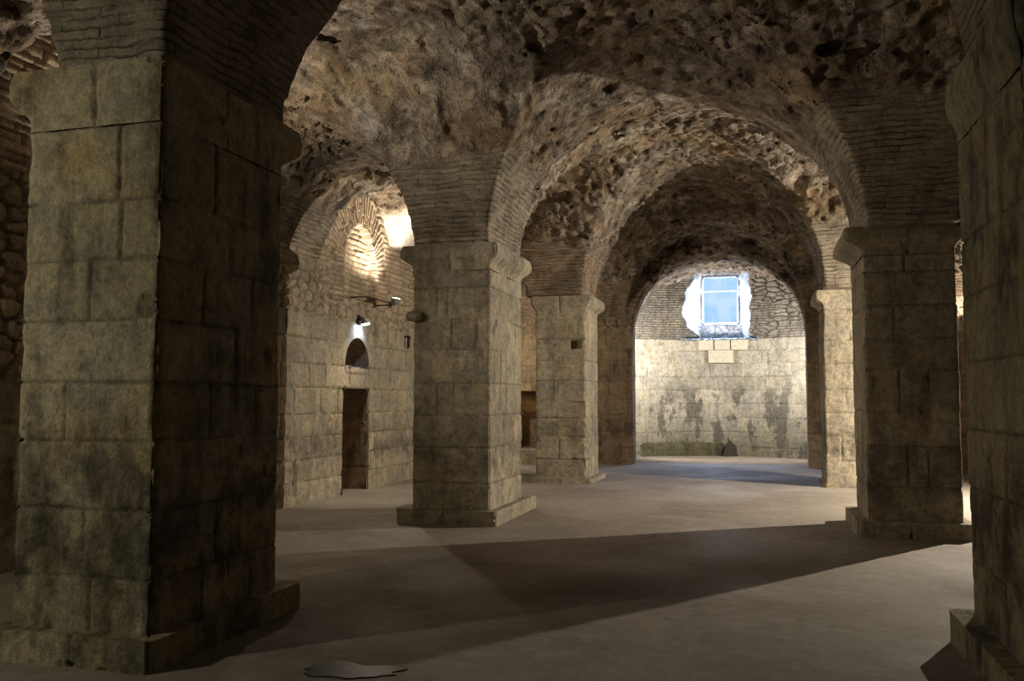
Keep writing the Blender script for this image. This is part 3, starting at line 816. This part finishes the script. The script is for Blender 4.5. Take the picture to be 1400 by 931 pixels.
# deep plastered reveal narrowing to the frame
FX0, FX1, FZ0, FZ1, FY = -1.60, -.50, 4.02, 5.52, 28.05
mb = MB(); ns = 60
zs_ = np.linspace(WZ0 - .02, 5.75, ns).astype(np.float32); l, r = ragged(zs_ * 0, zs_)
nd = 14
for side, xo, xi in ((0, l - .02, FX0 - .03), (1, r + .02, FX1 + .03)):
    V = np.zeros((ns, nd, 3), np.float32)
    for k in range(nd):
        t = k / (nd - 1)
        x = xo * (1 - t) + xi * t
        yb = AYB - .16 * (xo + .97) ** 2 + .04
        V[:, k, 0] = x; V[:, k, 1] = yb * (1 - t) + (FY + .05) * t; V[:, k, 2] = zs_
        nn = .05 * fbm(V[:, k, 1], zs_, np.float32(side), 5, 4, 77 + side) * math.sin(math.pi * min(1, t * 1.1)) if k else 0
        V[:, k, 0] += nn
    i = np.arange(ns * nd).reshape(ns, nd)
    mb.add(V.reshape(-1, 3), np.stack([i[:-1, :-1], i[1:, :-1], i[1:, 1:], i[:-1, 1:]], -1).reshape(-1, 4))
# apron wall below the frame, sill, head
def fap(u, v): return (*[q for q in rubble(u, v, 5, 9, 430, .04)], 0.)
patch(mb, (-2.2, 27.95, 3.4), (1, 0, 0), (0, 0, 1), (0, -1, 0), 2.3, FZ0 - .03 - 3.4, .03, fap)
patch(mb, (-2.2, 26.9, 3.5), (1, 0, 0), (0, 1, 0), (0, 0, 1), 2.3, 1.3, .04, fap)
patch(mb, (-2.2, 27.9, FZ0 - .03), (1, 0, 0), (0, 1, 0), (0, 0, 1), 2.3, .5, .04, lambda u, v: (u * 0, u * 0 + .9, u * 0, 0.))
patch(mb, (-2.3, 27.2, 5.66), (1, 0, 0), (0, 1, 0), (0, 0, -1), 2.5, .9, .05, fap)
# masonry closing the sides of the frame
patch(mb, (-2.6, FY + .04, 3.4), (1, 0, 0), (0, 0, 1), (0, -1, 0), FX0 + 2.6, 2.5, .05, fap)
patch(mb, (FX1, FY + .04, 3.4), (1, 0, 0), (0, 0, 1), (0, -1, 0), .9, 2.5, .05, fap)
patch(mb, (FX0 - .02, FY + .04, FZ1), (1, 0, 0), (0, 0, 1), (0, -1, 0), FX1 - FX0 + .04, .4, .05, fap)
M_REV = stone_mat('limewashed_reveal', light=(.72, .74, .76), warm=(.62, .62, .62), dark=(.25, .26, .3), stain=.5, tide=False)
rev = struct(mb.build('trim_1', M_REV))
# window
mb = MB()
t = .045
mb.box(FX0, FX0 + t, FY - .04, FY + .04, FZ0, FZ1); mb.box(FX1 - t, FX1, FY - .04, FY + .04, FZ0, FZ1)
mb.box(FX0, FX1, FY - .04, FY + .04, FZ0, FZ0 + t); mb.box(FX0, FX1, FY - .04, FY + .04, FZ1 - t, FZ1)
zt = 5.06
mb.box(FX0, FX1, FY - .045, FY + .045, zt - .02, zt + .02)
fr = struct(mb.build('window_1', M_FRAME, loc=((FX0 + FX1) / 2, FY, FZ0), smooth=False))
pm, ptree = nt('frosted_daylight_pane'); pg = G(ptree)
e = pg.n('ShaderNodeEmission'); P = pg.n('ShaderNodeNewGeometry').outputs['Position']
pg.set(e.inputs[0], pg.mix(pg.ramp(pg.noise(P, 1.6, 3), [(.35, 0.), (.6, 1.)]), (.36, .66, .88), (.74, .89, .97))); e.inputs[1].default_value = 1.1
tr = pg.n('ShaderNodeBsdfTransparent'); tr.inputs[0].default_value = (.8, .88, 1, 1)
mx = pg.n('ShaderNodeMixShader'); mx.inputs[0].default_value = .3
ptree.links.new(tr.outputs[0], mx.inputs[1]); ptree.links.new(e.outputs[0], mx.inputs[2])
oo = pg.n('ShaderNodeOutputMaterial'); ptree.links.new(mx.outputs[0], oo.inputs[0])
for a, b in ((FZ0 + t, zt - .02), (zt + .02, FZ1 - t)):
    mb = MB(); mb.box(FX0 + t, FX1 - t, FY - .005, FY + .005, a, b)
    p = mb.build('pane', pm, loc=(0, 0, 0), smooth=False); p.parent = fr; p.matrix_parent_inverse = __import__('mathutils').Matrix.Translation(fr.location).inverted()

# fresh stones under the window
def block(name, x0, x1, y0, y1, z0, z1, mat, seed, label, cat, group=None, res=.02):
    mb = MB(); loc = ((x0 + x1) / 2, (y0 + y1) / 2, z0)
    sweep(mb, x0, x1, y0, y1, z0, z1, res, [z0 - .5, z1 + .5], [[[]]] * 4, seed=seed, rc=.012, kw=dict(off=0, chip=.01))
    ring = mb.v[0].reshape(-1, 3); # close the underside
    nv = max(2, int((z1 - z0) / res) + 1); bot = ring[::nv]; c = bot.mean(0)
    mb.add(np.concatenate([bot, [c]]), [((k + 1) % len(bot), k, len(bot)) for k in range(len(bot))])
    o = mb.build(name, mat, loc=loc); tag(o, label, cat, group); return o
yb = AYB - .16 * .6
for k, (a, b, lab) in enumerate(((-1.68, -1.227, 'left of the three pale new blocks in the row under the bright window'), (-1.213, -.747, 'middle one of the three pale new blocks in the row under the bright window'), (-.733, -.22, 'right of the three pale new blocks in the row under the bright window'))):
    block('stone_block', a, b, AYB - .22, AYB + .02, 3.19, 3.545, M_NEW, 500 + k, lab, 'stone block', 'new blocks under the window')
block('stone_block', -1.4, -.65, AYB - .18, AYB + .02, 2.80, 3.18, M_NEW, 510, 'single pale new block centred below the row of three under the window', 'stone block', 'new blocks under the window')
# mossy ledge along the left foot of the apse wall
mb = MB(); n = 50
def ledge(xa, xb, h, dep, seed):
    xs = np.linspace(xa, xb, int((xb - xa) / .03))
    yb_ = AYB - .16 * (xs + .97) ** 2
    prof = [(dep, 0), (dep, h * .5), (dep * .9, h * .92), (dep * .6, h), (0, h + .01), (-.06, h + .01)]
    V = np.zeros((len(xs), len(prof), 3), np.float32)
    for j, (d, z) in enumerate(prof):
        nz = .025 * fbm(xs.astype(np.float32), xs.astype(np.float32) * 0 + j * .3, np.float32(0), 6, 3, seed)
        V[:, j, 0] = xs; V[:, j, 1] = yb_ - d - nz; V[:, j, 2] = z + (nz * .8 if z else -.01)
    i = np.arange(V.shape[0] * V.shape[1]).reshape(V.shape[:2])
    mb.add(V.reshape(-1, 3), np.stack([i[:-1, :-1], i[1:, :-1], i[1:, 1:], i[:-1, 1:]], -1).reshape(-1, 4))
    for e_ in (0, -1):
        r = V[e_]; mb.add(np.concatenate([r, [[r[0, 0], r[-1, 1], 0]]]), [tuple(range(len(r) + 1))])
ledge(-3.3, -1.05, .40, .10, 5)
tag(mb.build('stone_ledge', M_MOSS, loc=(-2.1, 27.2, 0)), 'low ledge green with moss along the left foot of the apse wall', 'ledge')
# dark pointed solid, stands in for a dark triangular mark on the wall foot
mb = MB()
pts = []
for k in range(14):
    z = .5 * k / 13; w = .19 * (1 - (k / 13) ** 1.5) + .012
    pts.append([(-.83 + w * math.cos(TAU * j / 12) + .015 * math.sin(5 * z + j), AYB - .12 + .09 * (1 - k / 16) * math.sin(TAU * j / 12), z - .01) for j in range(12)])
V = [p for r_ in pts for p in r_]
mb.add(V, [(k * 12 + j, k * 12 + (j + 1) % 12, (k + 1) * 12 + (j + 1) % 12, (k + 1) * 12 + j) for k in range(13) for j in range(12)])
mb.add(pts[-1], [tuple(range(12))])
M_DARK = plain('dark_mark', (.045, .04, .028), .95, 0, 20)
tag(mb.build('pointed_mark', M_DARK, loc=(-.83, AYB - .12, 0)), 'small dark pointed mark at the foot of the apse wall below the window, built as a solid', 'stone')

# ------------------------------------------------------------------ small things on the left wall
def spot(name, loc, to, power, col, ang=160, blend=.6, rad=.06, parent=None):
    l = bpy.data.lights.new(name, 'SPOT'); l.energy = power; l.color = col; l.spot_size = math.radians(ang); l.spot_blend = blend; l.shadow_soft_size = rad
    o = bpy.data.objects.new(name, l); COL.objects.link(o)
    import mathutils
    d = mathutils.Vector(to) - mathutils.Vector(loc)
    o.rotation_euler = d.to_track_quat('-Z', 'Y').to_euler()
    o.location = loc
    if parent is not None:
        o.location = mathutils.Vector(loc) - parent.location; o.parent = parent
    return o
M_GLOW = emit('cool_lamp_glass', (.75, .88, 1.0), 30)
M_GLOWW = emit('warm_lamp_glass', (1.0, .86, .66), 14)
def floodlight(x, y, z, nx, label, up=False, name='floodlight', glow=None):
    """small square floodlight on a yoke; nx = way the wall faces; up = tilted to the vault"""
    e = empty(name, (x, y, z), label, 'lamp')
    c = MB(); q = nx
    # plate on wall
    c.box(x - .0 * q, x + .015 * q, y - .05, y + .05, z - .05, z + .05)
    if name == 'uplight': c.box(XL + .03, x, y - .012, y + .012, z - .012, z + .012)
    c.build('wall_plate', M_IRON, e, (x, y, z), smooth=False)
    c = MB(); c.tube([(x + .01 * q, y, z), (x + .07 * q, y, z), (x + .10 * q, y, z + (.03 if up else -.03))], .012)
    c.build('bracket', M_IRON, e, (x, y, z))
    c = MB(); s = 1 if up else -1
    # housing: tapered can with fins
    zc = z + s * .09
    c.tube([(x + .10 * q, y, zc - s * .07), (x + .10 * q, y, zc - s * .06), (x + .12 * q, y, zc + s * .0), (x + .125 * q, y, zc + s * .03)], [.05, .065, .09, .10], 16)
    for k in range(3): c.tube([(x + (.10 + .005 * k) * q, y, zc - s * (.05 - .018 * k)), (x + (.10 + .005 * k) * q, y, zc - s * (.044 - .018 * k))], .085 + .006 * k, 16)
    c.build('housing', M_LAMP, e, (x, y, z))
    c = MB(); c.tube([(x + .125 * q, y, zc + s * .03), (x + .127 * q, y, zc + s * .045)], [.085, .06], 16)
    c.build('lens', glow or (M_GLOWW if up else M_GLOW), e, (x, y, z))
    return e, (x + .16 * q, y, zc + s * .09)

# lamp with arm beside the niche (throws its light up at the brick arch)
e1, p1 = floodlight(XL + .34, 15.72, 3.52, 1, 'black topped lamp on a bar, just right of the glowing small lamp', up=True, name='uplight')
mb = MB(); mb.tube([(XL + .03, 14.62, 3.56), (XL + .36, 14.64, 3.56), (XL + .36, 15.7, 3.56)], .012)
mb.build('arm', M_IRON, e1, (XL + .34, 15.72, 3.52))
e2, p2 = floodlight(XL + .02, 15.04, 3.22, 1, 'small glowing blue-white lamp over the small arched opening in the left wall')
# iron hook and stone corbel
mb = MB(); yk, zk = 17.3, 2.93
mb.tube([(XL - .02, yk, zk + .09), (XL + .1, yk, zk + .1), (XL + .13, yk, zk + .05)], .018)
mb.tube([(XL + .09, yk, zk + .1), (XL + .085, yk + .01, zk - .1), (XL + .06, yk + .02, zk - .16)], [.03, .03, .015])
tag(mb.build('iron_hook', M_IRON, loc=(XL, yk, zk)), 'dark iron hook set in the left wall beside the middle left pier', 'hook')

# ------------------------------------------------------------------ puddle and grit
def blob(cx, cy, rx, ry, seed, n=64):
    pts = []
    for k in range(n):
        a = TAU * k / n
        r = 1 + .35 * float(vnoise(np.float32(math.cos(a) * 1.5), np.float32(math.sin(a) * 1.5), np.float32(seed), seed)) + .15 * float(vnoise(np.float32(math.cos(a) * 5), np.float32(math.sin(a) * 5), np.float32(seed), seed + 1))
        pts.append((cx + rx * r * math.cos(a), cy + ry * r * math.sin(a)))
    return pts
mw, tw = nt('wet_floor'); gw_ = G(tw)
b = gw_.n('ShaderNodeBsdfPrincipled'); b.inputs['Base Color'].default_value = (.05, .042, .036, 1); b.inputs['IOR'].default_value = 1.2; b.inputs['Roughness'].default_value = .35
Pw = gw_.n('ShaderNodeNewGeometry').outputs['Position']
gw_.set(b.inputs['Normal'], gw_.bump(gw_.noise(Pw, 9, 4), .25, .01))
tw.links.new(b.outputs[0], gw_.n('ShaderNodeOutputMaterial').inputs[0])
b.inputs['Specular IOR Level'].default_value = .06
pts = blob(-2.45, 5.17, .30, .17, 3)
mb = MB(); n = len(pts)
V = [(-2.45, 5.17, .008)] + [(-2.45 + .96 * (x + 2.45), 5.17 + .96 * (y - 5.17), .008) for x, y in pts] + [(x, y, .0) for x, y in pts]
mb.add(V, [(0, 1 + k, 1 + (k + 1) % n) for k in range(n)]); mb.add(V, [(1 + k, n + 1 + k, n + 1 + (k + 1) % n, 1 + (k + 1) % n) for k in range(n)])
tag(mb.build('puddle', mw, loc=(-2.45, 5.17, 0)), 'small shallow puddle glinting on the floor in the bottom foreground', 'puddle')
# pebbles: one by one
peb = [(960, 915), (835, 822), (826, 830), (1185, 812), (1120, 845), (1093, 848), (918, 714), (1040, 790), (1252, 838), (700, 880)]
F_ = 1205.; th = math.atan(80.5 / F_); yaw = math.radians(15.5)
def ground(px, py):
    a = (px - 700) / F_; b_ = -(py - 465.5) / F_
    fw = (-math.sin(yaw) * math.cos(th), math.cos(yaw) * math.cos(th), math.sin(th)); rt = (math.cos(yaw), math.sin(yaw), 0); up = (math.sin(yaw) * math.sin(th), -math.cos(yaw) * math.sin(th), math.cos(th))
    d = [fw[i] + a * rt[i] + b_ * up[i] for i in range(3)]; k = -1.7 / d[2]
    return d[0] * k, d[1] * k

# ------------------------------------------------------------------ lights
WARM = (1.0, .86, .66); NEUT = (1.0, .88, .71); COOL = (.62, .74, 1.0)
spot('uplight_beam', p1, (XL + .6, 15.2, 6.0), 420, NEUT, 130, .8, .05)
spot('floodlight_beam', (XL + .22, 15.04, 3.06), (XL + .0, 15.04, 2.93), 26, (.5, .66, 1.0), 130, 1., .03)
spot('floodlight_fill', (XL + .35, 15.04, 3.3), (-3, 14.0, .5), 150, WARM, 165, .5, .05)
# right aisle lamp, hidden by the middle right pier: lights the nave obliquely
e3, p3 = floodlight(XR - .02, 16.3, 3.0, -1, 'lamp on the right aisle wall opposite the brick arch, hidden behind the middle right pier', up=False, glow=M_GLOWW)
spot('right_beam', (XR - .25, 16.05, 3.1), (-3, 14.8, -1.2), 3050, NEUT, 150, .75, .04)
e5, p5 = floodlight(XL + .02, 8.3, 3.2, 1, 'lamp on the left aisle wall behind the near left pier, turned up at the vault', up=True)
spot('left_uplight', p5, (XL + 1.6, 8.6, 6.0), 430, NEUT, 140, .8, .05)
spot('left_fill', (XL + .3, 8.3, 3.3), (-.6, 11.3, 2.3), 360, WARM, 72, 1., .08)  # extra fill spot, added to brighten the fronts of the middle piers
e4, p4 = floodlight(XL + .02, 1.7, 3.0, 1, 'lamp on the left aisle wall nearest the camera', up=False, glow=M_GLOWW)
spot('left_beam', (XL + .25, 1.7, 3.0), (-4.2, 4.9, 2.1), 230, (1, .93, .72), 125, 1., .05)
e6, p6 = floodlight(XL + .02, 20.6, 3.1, 1, 'added lamp on the left aisle wall near the far doorway, hidden behind the left piers', up=False, glow=M_GLOWW)  # lamp added to brighten the end wall round the far doorway
spot('added_aisle_beam', (XL + .25, 20.6, 3.2), (-5.6, 23.2, 2.2), 260, WARM, 160, .6, .05)
e7, p7 = floodlight(4.3, YB - .12, 3.2, 1, 'added lamp low on the end wall of the right aisle, turned up at the vault', up=True)  # uplight added to brighten the strip right of the middle right pier
spot('added_end_uplight', (4.45, YB - .35, 3.4), (4.8, YB + .1, 5.6), 300, NEUT, 90, .6, .05)
# bar lamp lying on the window sill
mb = MB(); mb.box(FX0 + .12, FX1 - .08, FY - .24, FY - .16, FZ0 - .035, FZ0 - .005)
bl = mb.build('housing', M_LAMP, None, loc=(0, 0, 0), smooth=False)
be = empty('bar_lamp', ((FX0 + FX1) / 2, FY - .2, FZ0 - .03), 'thin bright blue-white bar lamp lying on the sill below the window frame', 'lamp')
bl.parent = be; bl.location = tuple(-q for q in be.location)
mb = MB(); mb.tube([(FX0 + .14, FY - .2, FZ0 + .012), (FX1 - .10, FY - .2, FZ0 + .012)], .022, 10)
bt = mb.build('tube', emit('blue_white_tube', (.62, .74, 1.0), 520), None, loc=(0, 0, 0)); bt.parent = be; bt.location = tuple(-q for q in be.location)
# apse lamps behind both jambs
for x, yy, lab, nx in ((AX0 + .02, 24.6, 'left', 1), (AX1 - .02, 24.6, 'right', -1)):
    ee, pp = floodlight(x, yy, 2.9, nx, 'lamp inside the apse behind its %s jamb' % lab, up=False, glow=M_GLOWW)
    spot('apse_beam', (x + .25 * nx, yy, 3.0), (-.97 - nx * .6, 27.4, 2.2), 520, (1, .93, .84), 155, .6, .08)
spot('passage_lamp', ((PX0 + PX1) / 2, YB + .9, 1.75), (PX0, YB + 1.2, .5), 6, (1, .6, .25), 170, .5, .04)
# daylight falling down the light well outside the window
la = bpy.data.lights.new('daylight', 'AREA'); la.shape = 'RECTANGLE'; la.size = 1.6; la.size_y = 1.0; la.energy = 3200; la.color = (.55, .72, 1.0)
lo = bpy.data.objects.new('daylight', la); COL.objects.link(lo); lo.location = (-1.05, 28.75, 6.15)
import mathutils
lo.rotation_euler = (mathutils.Vector((-1.05, 26.8, 3.4)) - lo.location).to_track_quat('-Z', 'Y').to_euler()
w = bpy.data.worlds.new('sky'); SC.world = w; w.use_nodes = True
bg = w.node_tree.nodes['Background']; bg.inputs[0].default_value = (.62, .82, 1, 1); bg.inputs[1].default_value = 1.0

# ------------------------------------------------------------------ camera
cam = bpy.data.cameras.new('camera'); co = bpy.data.objects.new('camera', cam); COL.objects.link(co)
cam.sensor_width = 36; cam.lens = 36 * 1205 / 1400; cam.clip_start = .05; cam.clip_end = 200
co.location = (0, 0, 1.7); co.rotation_euler = (math.radians(90) + th, 0, yaw)
SC.camera = co
SC.view_settings.view_transform = 'Standard'; SC.view_settings.look = 'None'; SC.view_settings.gamma = 1; SC.view_settings.use_curve_mapping = False
SC.view_settings.exposure = 0
SC.cycles.use_denoising = True
SC.cycles.max_bounces = 6; SC.cycles.diffuse_bounces = 3
SC.cycles.use_adaptive_sampling = True; SC.cycles.adaptive_threshold = .035
SC.cycles.sample_clamp_indirect = 4
